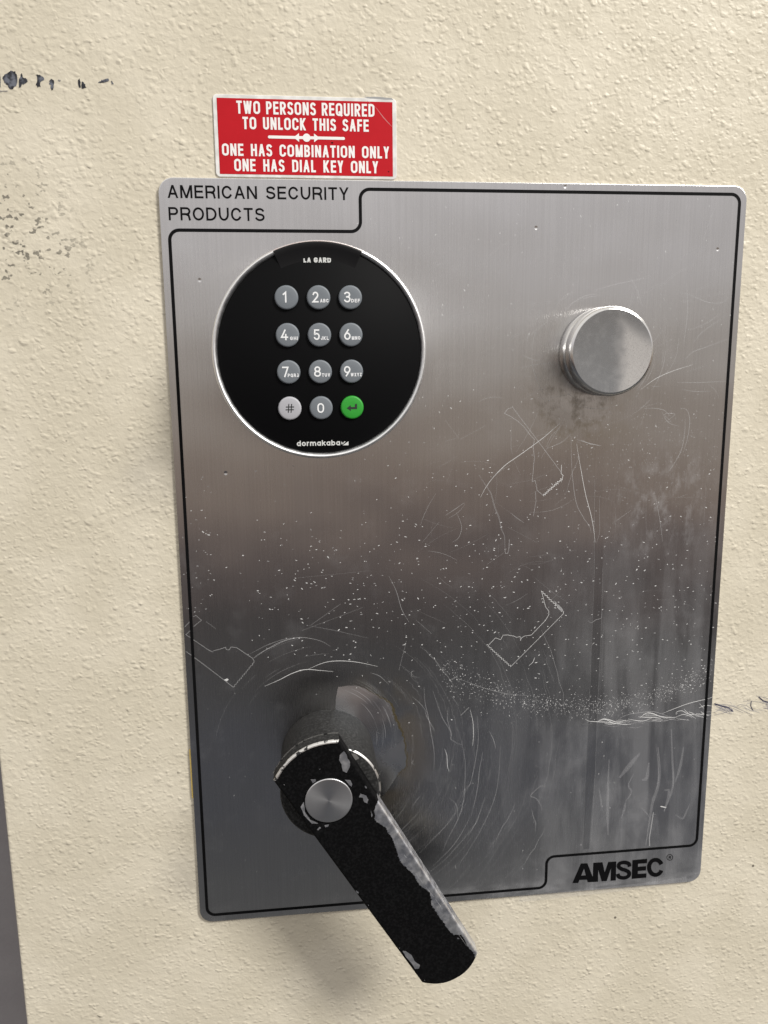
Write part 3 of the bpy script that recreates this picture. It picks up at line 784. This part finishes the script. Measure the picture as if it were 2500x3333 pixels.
mb.ribbon(Z4([(462 + 116 * math.cos(math.radians(t)), 955 - 136 * math.sin(math.radians(t))) for t in range(24, 337, 12)]), .00215, HP + 6e-5)
ring = Z4([(720 + 52 * math.cos(math.radians(t)), 776 - 52 * math.sin(math.radians(t))) for t in range(0, 360, 15)])
mb.ribbon(ring, .0003, HP + 2e-5, closed=True)
a = Z4([(700, 803), (742, 750)])
text(mb, 'R', a[0][0], a[1][0], a[0][1], a[1][1], .0003, HP)
mb.build('maker_logo', BLACK_PRINT, plate)

# ------------------------------------------------------------------ red warning sign above the plate
m = N('sign_white_enamel')
m.set(Base_Color=m.mix(m.ramp(m.noise(200, 4), .35, .7), (.62, .61, .59), (.80, .79, .77)), Roughness=.4)
SIGN_W = m.m
m = N('sign_red_enamel')
m.set(Base_Color=m.mix(m.noise(120, 3), (.43, .007, .014), (.50, .010, .018)), Roughness=.5, Normal=m.bump(m.noise(160, 2), .0002, .2))
m.b.inputs['Specular IOR Level'].default_value = .15
SIGN_R = m.m
SIGN_T = plain('sign_white_print', (.82, .80, .79), .45)
SH = -.0009
sx0, sx1, sz0, sz1 = -.1036, -.0288, .1708, .2024
so = empty('warning_sign', ((sx0 + sx1) / 2, -HW, sz0))
tag(so, 'red warning sign with white capitals fixed just above the steel plate', 'sign')
O = tuple(so.location)
mb = MB(); slab(mb, rrect(sx0, sz0, sx1, sz1, .0018, 5), HW - .0001, SH, .0002, 2)
GOUGE = plain('bare_grey_metal', (.33, .33, .33), .45, metal=.6)
Zs = zoomed((660, 290), .39783, SH)
mb.poly(jag(Zs([(1300, 62), (1400, 62), (1545, 72), (1560, 88), (1480, 84), (1370, 78)]), .0001), SH + .00003, 1)
mb.build('backing', [SIGN_W, GOUGE], so, O)
mb = MB()
pa, pb = UP(705, 318, SH), UP(1279, 570, SH)
mb.poly([(pa[0], UP(717, 566, SH)[1]), (pb[0], UP(717, 566, SH)[1]), (pb[0], pa[1]), (pa[0], pa[1])], SH + .00008)
mb.ribbon(Zs([(1420, 155), (1480, 235), (1545, 305)]), .0004, SH + .0001, 1, taper=True)
mb.ribbon(Zs([(1345, 95), (1420, 155)]), .0003, SH + .0001, 1, taper=True)
mb.poly(jag(Zs([(1050, 436), (1068, 434), (1066, 446), (1052, 446)]), .00005), SH + .0001, 2)
mb.poly(jag(Zs([(1512, 672), (1526, 672), (1524, 684)]), .00005), SH + .0001, 2)
mb.build('red_panel', [SIGN_R, plain('crease', (.75, .35, .35), .4, alpha=.5), BLACK_PRINT], so, O)
mb = MB(); hs = SH + .00016
def sline(s, p0, p1, ptop, space):
    a, b = Zs([p0, p1]); t = Zs([ptop])[0]
    text(mb, s, a[0], b[0], (a[1] + b[1]) / 2, t[1] + (a[1] + b[1]) / 2 - a[1] if False else (a[1] + b[1]) / 2 + (t[1] - a[1]), .00084, hs, .46, .17, space)
sline('TWO PERSONS REQUIRED', (278, 207), (1405, 222), (278, 101), .36)
sline('TO UNLOCK THIS SAFE', (328, 332), (1358, 346), (328, 231), .45)
sline('ONE HAS COMBINATION ONLY', (160, 549), (1525, 565), (160, 449), .52)
sline('ONE HAS DIAL KEY ONLY', (260, 675), (1435, 687), (260, 574), .55)
bar = Zs([(545, 393), (1152, 404)])
zc = (bar[0][1] + bar[1][1]) / 2
mb.ribbon([(bar[0][0], zc), (bar[1][0], zc)], .00112, hs + 2e-6)
for bxp in bar: mb.poly(arcpts(bxp[0], zc, .00056, .00056, 0, 342, 18), hs + 4e-6)
cxs = Zs([(850, 398)])[0][0]
mb.poly(arcpts(cxs, zc, .0016, .0016, 0, 345, 23), hs + 6e-6)
for s_, xa, xb in ((-1, 742, 788), (1, 957, 911)):
    A_, B_ = Zs([(xa, 398), (xb, 398)])
    mb.poly([(A_[0], zc), (B_[0], zc + .00168), (B_[0], zc - .00168)], hs + 8e-6)
mb.build('lettering', SIGN_T, so, O)

# ------------------------------------------------------------------ round keypad
KX, KZ, KR, KH = -.0634, .0996, .0432, .0250
m = N('satin_silver')
m.set(Base_Color=(.86, .86, .87), Metallic=1.0, Roughness=m.ramp(m.noise(300, 3), .3, .7, .36, .46))
SILVER = m.m
m = N('black_keypad_plastic')
m.set(Base_Color=(.004, .004, .0045), Roughness=.6)
m.b.inputs['Specular IOR Level'].default_value = .07
BLACK_PL = m.m
m = N('black_cover_plastic')
m.set(Base_Color=(.009, .009, .010), Roughness=.34)
m.b.inputs['Specular IOR Level'].default_value = .2
BLACK_CV = m.m
kp = empty('keypad', (KX, 0, KZ))
tag(kp, 'round black keypad lock with silver rim and twelve round keys', 'keypad')
O = tuple(kp.location)
mb = MB()
lathe(mb, KX, KZ, [(KR - .0004, 0), (KR - .0001, .004), (KR, .0215), (KR - .0002, .0235), (KR - .0006, .0246), (KR - .0010, .0250), (KR - .0014, .0250), (KR - .0018, .0246), (KR - .0025, .0237), (KR - .0026, .0200)], 160, cap=False)
mb.build('rim', SILVER, kp, O)
mb = MB()
lathe(mb, KX, KZ, [(KR - .0026, .0200), (KR - .0026, .0238), (KR - .0029, .0241)], 128)
mb.build('face', BLACK_PL, kp, O)
mb = MB()
a0, a1 = 66.0, 114.5
prof = [(KR - .0078, .0241), (KR - .0060, .02425), (KR - .0032, .02490), (KR - .0016, .02525), (KR - .0011, .02520), (KR - .0008, .0249), (KR - .0008, .0220)]
na = 48
vs = [(KX + r * math.cos(math.radians(a0 + (a1 - a0) * i / na)), -h_, KZ + r * math.sin(math.radians(a0 + (a1 - a0) * i / na))) for i in range(na + 1) for r, h_ in prof]
np_ = len(prof)
mb.raw(vs, [[i * np_ + k_, i * np_ + k_ + 1, (i + 1) * np_ + k_ + 1, (i + 1) * np_ + k_] for i in range(na) for k_ in range(np_ - 1)])
for i in (0, na):
    b_ = i * np_
    mb.raw(vs[b_:b_ + np_] + [(vs[b_][0], -.0220, vs[b_][2])], [list(range(np_ + 1))], 0, False)
mb.build('battery_cover', BLACK_CV, kp, O)

KEY_G = N('grey_key_plastic'); KEY_G.set(Base_Color=(.155, .172, .192), Roughness=.5, Normal=KEY_G.bump(KEY_G.noise(2200, 2), .00003, .5))
KEY_L = N('pale_key_plastic'); KEY_L.set(Base_Color=(.40, .40, .43), Roughness=.5, Normal=KEY_L.bump(KEY_L.noise(2200, 2), .00003, .5))
KEY_E = N('green_key_plastic'); KEY_E.set(Base_Color=(.022, .30, .026), Roughness=.48, Normal=KEY_E.bump(KEY_E.noise(2200, 2), .00003, .5))
LEG = plain('key_legend_white', (.80, .81, .82), .5)
LEG_S = plain('key_legend_small', (.74, .75, .77), .5)
LEG_D = plain('key_legend_dark', (.02, .022, .022), .5)
HK = .0252
KEYS = [('1', (931.3, 967.6), -.31, .05, ''), ('2', (1036.2, 967.6), -.53, .0, 'ABC'), ('3', (1140, 968.2), -.55, .02, 'DEF'),
        ('4', (935.5, 1090), -.57, .05, 'GHI'), ('5', (1039.9, 1090), -.50, .03, 'JKL'), ('6', (1142.4, 1089.8), -.60, -.04, 'MNO'),
        ('7', (940.2, 1210.4), -.55, .0, 'PQRS'), ('8', (1043, 1209.9), -.55, .05, 'TUV'), ('9', (1144.7, 1209.4), -.67, -.10, 'WXYZ'),
        ('#', (944.4, 1328.7), -.36, .38, ''), ('0', (1046.4, 1327.6), -.34, .25, ''), ('enter', (1147.4, 1326.6), 0, 0, '')]
SMALL = {'ABC': (.12, .84), 'DEF': (.06, .80), 'GHI': (.20, .86), 'JKL': (.11, .78), 'MNO': (.05, .80), 'PQRS': (-.09, .86), 'TUV': (.12, .83), 'WXYZ': (-.10, .87)}
xs = {0: [], 1: [], 2: []}; zs = {0: [], 1: [], 2: [], 3: []}
for i, kk in enumerate(KEYS):
    p = UP(*kk[1], HK); xs[i % 3].append(p[0]); zs[i // 3].append(p[1])
KRAD = .00466
for i, (c, _, da, db, sm) in enumerate(KEYS):
    kx_, kz_ = sum(xs[i % 3]) / 4, sum(zs[i // 3]) / 3
    mb = MB()
    lathe(mb, kx_, kz_, [(KRAD + .00005, .0236), (KRAD, .0248), (KRAD - .00012, .02512), (KRAD - .00035, .02530), (KRAD - .0007, .02538), (KRAD * .4, .02540)], 56)
    key = mb.build('key', {'#': KEY_L, 'enter': KEY_E}.get(c, KEY_G).m, kp, O)
    key['label'] = {'#': 'pale grey key marked with a hash sign', 'enter': 'green key marked with a return arrow'}.get(c, f'grey key marked {c}' + (f' {sm}' if sm else ''))
    hl = .02548
    mb = MB()
    r = KRAD
    if c == 'enter':
        mb.poly([(kx_ + x * r, kz_ + z * r) for x, z in ((-.48, -.05), (-.13, .20), (-.13, .04), (.24, .04), (.24, .30), (.42, .30), (.42, -.14), (-.13, -.14), (-.13, -.30))], hl)
        mat = LEG_D
    elif c == '#':
        text(mb, '#', kx_ - .36 * r, kx_ + .38 * r, kz_ - .37 * r, kz_ + .38 * r, .075 * r, hl)
        mat = LEG_D
    else:
        text(mb, c, kx_ + da * r, kx_ + db * r, kz_ - .43 * r, kz_ + (.46 if c != '0' else .42) * r, .125 * r, hl)
        mat = LEG
        if sm:
            e = SMALL[sm]
            text(mb, sm, kx_ + e[0] * r, kx_ + e[1] * r, kz_ - .43 * r, kz_ - .13 * r, .068 * r, hl, .5, .18, mi=1)
    lg = mb.build('key_legend', [mat, LEG_S], None, O)
    lg.location = (0, 0, 0); lg.parent = key
HF = .02418
mb = MB()
a = zoomed((840, 730), .25316, HF)([(585, 492), (938, 491), (585, 426)])
text(mb, 'LA GARD', a[0][0], a[1][0], (a[0][1] + a[1][1]) / 2, a[2][1], .00052, HF, .42, .14, .30)
SPRINT = plain('silver_print', (.62, .63, .62), .4)
mb.build('face_lettering', SPRINT, kp, O)
mb = MB()
Zd = zoomed((900, 1400), .18083, HF)
a = Zd([(368, 285), (1146, 276), (430, 183)])
zb = (a[0][1] + a[1][1]) / 2
text(mb, 'dormakaba', a[0][0], a[1][0], zb, zb + .0022, .00046, HF, .5, .13)
sl = (a[1][1] - a[0][1]) / (a[1][0] - a[0][0])
for p in ([(1168, 203), (1196, 232), (1178, 254), (1168, 250)], [(1182, 268), (1212, 214), (1222, 204), (1246, 204)], [(1192, 273), (1296, 200), (1296, 272)]):
    mb.poly(Zd(p), HF)
mb.build('maker_lettering', SPRINT, kp, O)

# ------------------------------------------------------------------ round chrome knob
m = N('worn_chrome_painted_reflection')
p = m.n('SeparateXYZ', {0: m.obj()})
edge = m.math('ADD', p.outputs[0], m.math('MULTIPLY', m.math('SUBTRACT', m.noise(260, 4, .6), .5), .006))
side = m.math('MAXIMUM', m.ramp(edge, -.0005, .0085, 1.0, 0.0), m.ramp(m.math('SUBTRACT', p.outputs[2], m.math('MULTIPLY', p.outputs[0], -.6)), .010, .020))                       # reflection painted into the face colour: darker left and upper right
scrn = m.ramp(m.noise(1400, 4, .75, m.obj(), 2.5), .52, .60)
rough = m.math('ADD', m.math('MULTIPLY', side, -.20), m.math('ADD', .44, m.math('MULTIPLY', scrn, .10)))
mottle = m.ramp(m.noise(330, 4, .6), .45, .7)
m.set(Base_Color=m.mix(side, m.mix(scrn, (.56, .545, .53), (.30, .285, .28)), m.mix(mottle, (.37, .38, .39), (.42, .43, .44))), Metallic=1.0, Roughness=rough)
CHROME_F = m.m
m = N('bright_chrome')
m.set(Base_Color=(.72, .71, .70), Metallic=1.0, Roughness=m.ramp(m.noise(300, 3), .3, .7, .10, .2))
CHROME = m.m
kb = empty('round_knob', (kx, 0, kz))
tag(kb, 'round polished metal knob on the right side of the steel plate', 'knob')
O = tuple(kb.location)
mb = MB()
lathe(mb, kx, kz, [(.0189, 0), (.0193, .0004), (.0193, .0050), (.0190, .0062), (.0184, .0067), (.0181, .0072), (.0184, .0077), (.0189, .0082), (.0191, .0096), (.0191, .0128), (.0188, .0138), (.0182, .0145), (.0176, .0147)], 128, cap=False)
mb.build('body', CHROME, kb, O)
mb = MB()
lathe(mb, kx, kz, [(.0176, .0147), (.0170, .01468), (.0150, .01458), (.0100, .01440), (.005, .01432)], 96)
mb.build('face', CHROME_F, kb, O)

# ------------------------------------------------------------------ lever handle
m = N('black_crinkle_paint')
nz = m.noise(900, 3, .6, m.obj())
m.set(Base_Color=m.mix(m.ramp(nz, .4, .7), (.0065, .0065, .007), (.014, .014, .015)), Roughness=.62, Normal=m.bump(nz, .00012, .7))
m.b.inputs['Specular IOR Level'].default_value = .12
CRINKLE = m.m
m = N('hub_black_paint')
v = m.obj()
p = m.n('SeparateXYZ', {0: v})
nz = m.noise(1000, 3, .65, v)
m.set(Base_Color=m.mix(m.ramp(nz, .42, .68), (.012, .012, .012), (.040, .040, .040)), Roughness=.58, Normal=m.bump(nz, .00016, .8))
m.b.inputs['Specular IOR Level'].default_value = .16
HUBP = m.m
m = N('bare_aluminium')
m.set(Base_Color=m.mix(m.noise(220, 4), (.74, .75, .79), (.88, .885, .90)), Metallic=1.0, Roughness=m.ramp(m.noise(400, 3), .3, .7, .30, .46))
BARE = m.m
m = N('chipped_paint_edge')
f = m.ramp(m.noise(330, 3, .6), .40, .46)
mix = m.n('MixShader')
pr = m.n('BsdfPrincipled', {'Base Color': (.80, .79, .77, 1), 'Metallic': 1.0, 'Roughness': .36})
m.set(Base_Color=(.01, .01, .011), Roughness=.6)
m.t.links.new(f, mix.inputs[0]); m.t.links.new(m.b.outputs[0], mix.inputs[1]); m.t.links.new(pr.outputs[0], mix.inputs[2])
m.t.links.new(mix.outputs[0], m.out.inputs[0])
CHIPPED = m.m

HX, HZ = -.0637, -.0856
HL, HT = .0360, .0430                      # back and front of the lever
lh = empty('lever_handle', (HX, 0, HZ))
tag(lh, 'black lever handle with chipped paint showing bare metal along its edge', 'handle')
O = tuple(lh.location)
mb = MB()
lathe(mb, HX, HZ, [(.0214, 0), (.0217, .0006), (.0217, .0352), (.0214, .0362), (.0206, .0368)], 112, mis=lambda k, a: 1 if k >= 3 and (a < 72 or a > 335) else 0)
mb.poly(jag([(HX + .0035, HZ + .0190), (HX + .0105, HZ + .0172), (HX + .0125, HZ + .0150), (HX + .0085, HZ + .0138), (HX + .0070, HZ + .0155)], .0003), .03684, 2)
mb.build('hub', [HUBP, CHIPPED, plain('thin_worn_paint', (.16, .155, .15), .5)], lh, O)

c_hl, c_hr = UP(890, 2543, HT), UP(1104, 2410, HT)
c_tl, c_tr = UP(1375, 3201, HT), UP(1556, 3104, HT)
U = np.array(c_tl) + np.array(c_tr) - np.array(c_hl) - np.array(c_hr); U /= np.linalg.norm(U)
V = np.array([-U[1], U[0]])
def bulge(a, b, s, n=14, e=2.0):
    a, b = np.array(a), np.array(b)
    d = b - a; nn = np.array([d[1], -d[0]]) / np.linalg.norm(d)
    return [tuple(a + d * t + nn * s * (1 - abs(2 * t - 1) ** e)) for t in np.linspace(0, 1, n)]
head = bulge(c_hr, c_hl, .0052)            # counter-clockwise seen from the room
tip = bulge(c_tl, c_tr, .0064, 22, 2.3)
nh, nt = len(head), len(tip)
left = [tuple(np.array(c_hl) + (np.array(c_tl) - np.array(c_hl)) * t) for t in np.linspace(0, 1, 24)[1:-1]]
right = [tuple(np.array(c_tr) + (np.array(c_hr) - np.array(c_tr)) * t) for t in np.linspace(0, 1, 24)[1:-1]]
outl = head + left + tip + right
m = N('black_lever_paint_worn')
# worn edge: threshold on the distance across the lever, as a curve along its length
tcn = m.n('TexCoord')
def dotn(vec):
    x = m.n('VectorMath', {0: tcn.outputs['Object'], 1: (vec[0], 0, vec[1])}, operation='DOT_PRODUCT')
    return x.outputs['Value']
u_, v_ = dotn(U), dotn(V)
BND = [(1231, 2606), (1219, 2636), (1220, 2671), (1253, 2691), (1277, 2729), (1290, 2765), (1302, 2802), (1325, 2828), (1345, 2845), (1367, 2883), (1399.5, 2905), (1405, 2945.6), (1420, 2968), (1437.5, 2994), (1462, 3030), (1475, 3042), (1502, 3043), (1514, 3062), (1521, 3078), (1543, 3103), (1550, 3118)]
loc2 = []
for q_ in BND:
    pp = np.array(UP(*q_, HT)) - np.array([HX, HZ])
    loc2.append((float(pp @ U), float(pp @ V)))
u0, u1 = loc2[0][0] - .004, loc2[-1][0] + .002
v0, v1 = 0.0, .024
rp = m.n('ValToRGB')
m.t.links.new(m.math('DIVIDE', m.math('SUBTRACT', m.math('ADD', u_, m.math('MULTIPLY', m.math('SUBTRACT', m.noise(420, 3, .6), .5), .0022)), u0), u1 - u0), rp.inputs[0])
st = [(0.0, 1.0)] + [((a_ - u0) / (u1 - u0), min(1, max(0, (b_ - v0) / (v1 - v0)))) for a_, b_ in loc2] + [(1.0, 1.0)]
st[1] = (st[1][0], st[1][1])
st.sort()
el = rp.color_ramp.elements
while len(el) < len(st): el.new(.5)
for e, (pos, val) in zip(el, st):
    e.position = pos; e.color = (val, val, val, 1)
thr = m.math('ADD', m.math('MULTIPLY', rp.outputs[0], v1 - v0), m.math('MULTIPLY', m.math('SUBTRACT', m.noise(650, 5, .75), .5), .0026))
msk = m.ramp(m.math('SUBTRACT', v_, thr), -.00006, .00006, 0, 1, False)
nz = m.noise(900, 3, .6, m.obj())
m.set(Base_Color=m.mix(m.ramp(nz, .4, .7), (.003, .003, .0033), (.0075, .0075, .008)), Roughness=.66, Normal=m.bump(nz, .00012, .55))
m.b.inputs['Specular IOR Level'].default_value = .06
pr = m.n('BsdfPrincipled', {'Base Color': m.mix(m.ramp(m.noise(150, 5, .65, m.obj(), 1.0), .35, .65), (.60, .62, .68), (.92, .93, .95)), 'Metallic': 1.0, 'Roughness': m.ramp(m.noise(330, 4), .3, .7, .30, .48)})
mix = m.n('MixShader', {0: msk, 1: m.b.outputs[0], 2: pr.outputs[0]})
m.t.links.new(mix.outputs[0], m.out.inputs[0])
LEVER = m.m
mb = MB()
slab(mb, outl, HL, HT, .0011, 4, bev_mi=lambda i: 1 if i < nh - 1 else 0, side_mi=lambda i: 3 if i < nh - 1 else 0)  # head's upper side takes the paler hub paint, coloured as if lit
mb.ribbon(inset(outl, -.00022)[:nh], .00050, HL + .0003, 1)
ZL = zoomed((860, 2280), .30139, HT); ZM = zoomed((1150, 2650), .27125, HT)
CH = [ZL(p) for p in ([(862, 545), (885, 575), (900, 620), (925, 660), (930, 705), (890, 782), (850, 762), (835, 690), (810, 640), (818, 590)],
      [(1040, 1005), (1100, 1025), (1125, 1070), (1115, 1110), (1080, 1095), (1065, 1050), (1025, 1045)], [(500, 850), (555, 850), (560, 880), (530, 900), (515, 870)],
      [(870, 855), (930, 860), (952, 900), (942, 932), (905, 895)], [(425, 1095), (440, 1110), (438, 1200), (500, 1290), (585, 1325), (515, 1332), (430, 1240), (395, 1150)],
      [(650, 1345), (700, 1340), (690, 1362), (660, 1368)], [(600, 1365), (614, 1375), (582, 1402), (570, 1392)], [(1085, 918), (1110, 935), (1106, 955), (1090, 940)], [(594, 738), (604, 740), (600, 750)], [(212, 905), (222, 907), (218, 916)],
      [(1150, 1180), (1172, 1240), (1160, 1260)])]
CH += [ZM(p) for p in ([(592, 1640), (630, 1642), (700, 1692), (740, 1770), (800, 1810), (790, 1850), (742, 1858), (700, 1790), (632, 1712)], [(28, 908), (60, 930), (66, 950), (42, 946)], [(176, 1086), (188, 1092), (184, 1100)],
       [(1245, 1482), (1268, 1484), (1270, 1496), (1252, 1500)], [(548, 1600), (562, 1603), (556, 1610)], [(850, 1988), (862, 1992), (855, 2000)])]
ux, vx = np.array([HX, HZ]), None
for _ in range(30):
    uu = random.uniform(.012, .088); vv = np.interp(uu, [a_ for a_, b_ in loc2], [b_ for a_, b_ in loc2]) + random.uniform(.001, .0055)
    if vv > .0128: continue
    L = random.uniform(.002, .012); d_ = random.gauss(0, .04)
    p0 = ux + U * uu + V * vv; p1 = p0 + U * L + V * L * d_
    mb.ribbon([tuple(p0), tuple((p0 + p1) / 2), tuple(p1)], .00016, HT + .00002 + random.uniform(0, 1e-5), 4, taper=True)
for k_, p in enumerate(CH): mb.poly(jag(p, .00009, 4), HT + .00003 + k_ * 3e-6, 2)
mb.build('lever', [LEVER, CHIPPED, BARE, HUBP, SCR_M], lh, O)

m = N('turned_aluminium')
tan = m.n('Tangent', direction_type='RADIAL', axis='Y')
v = m.obj()
p = m.n('SeparateXYZ', {0: v})
rad = m.math('SQRT', m.math('ADD', m.math('MULTIPLY', p.outputs[0], p.outputs[0]), m.math('MULTIPLY', p.outputs[2], p.outputs[2])))
rings = m.n('TexNoise', {'W': rad, 'Scale': 5200.0, 'Detail': 2.0}, noise_dimensions='1D').outputs['Fac']
m.set(Base_Color=m.mix(m.noise(240, 4), (.62, .625, .64), (.74, .745, .76)), Metallic=1.0, Roughness=.34, Anisotropic=.6, Normal=m.bump(rings, .00001, .7))
m.t.links.new(tan.outputs[0], m.b.inputs['Tangent'])
TURNED = m.m
mb = MB()
CX, CZ = UP(1070.5, 2606, HT + .0003)
lathe(mb, CX, CZ, [(.0104, HT - .001), (.0104, HT + .00012)], 72, 1)
lathe(mb, CX, CZ, [(.0100, HT), (.0100, HT + .0003), (.0098, HT + .00045), (.0094, HT + .0005), (.004, HT + .00054)], 72, 0)
cap = mb.build('end_cap', [TURNED, BLACK_PL], lh, O)

# make every closed shell face outwards
import bmesh
for o in list(sc.objects):
    if o.type != 'MESH': continue
    me = o.data
    bm = bmesh.new(); bm.from_mesh(me)
    flat = [f for f in bm.faces]
    bmesh.ops.recalc_face_normals(bm, faces=flat)
    for f in bm.faces:                      # flat prints look into the room
        if abs(f.normal.y) > .98 and f.normal.y > 0 and (o.name != 'safe_door' or f.calc_center_median().y < .03): f.normal_flip()
    bm.to_mesh(me); bm.free()
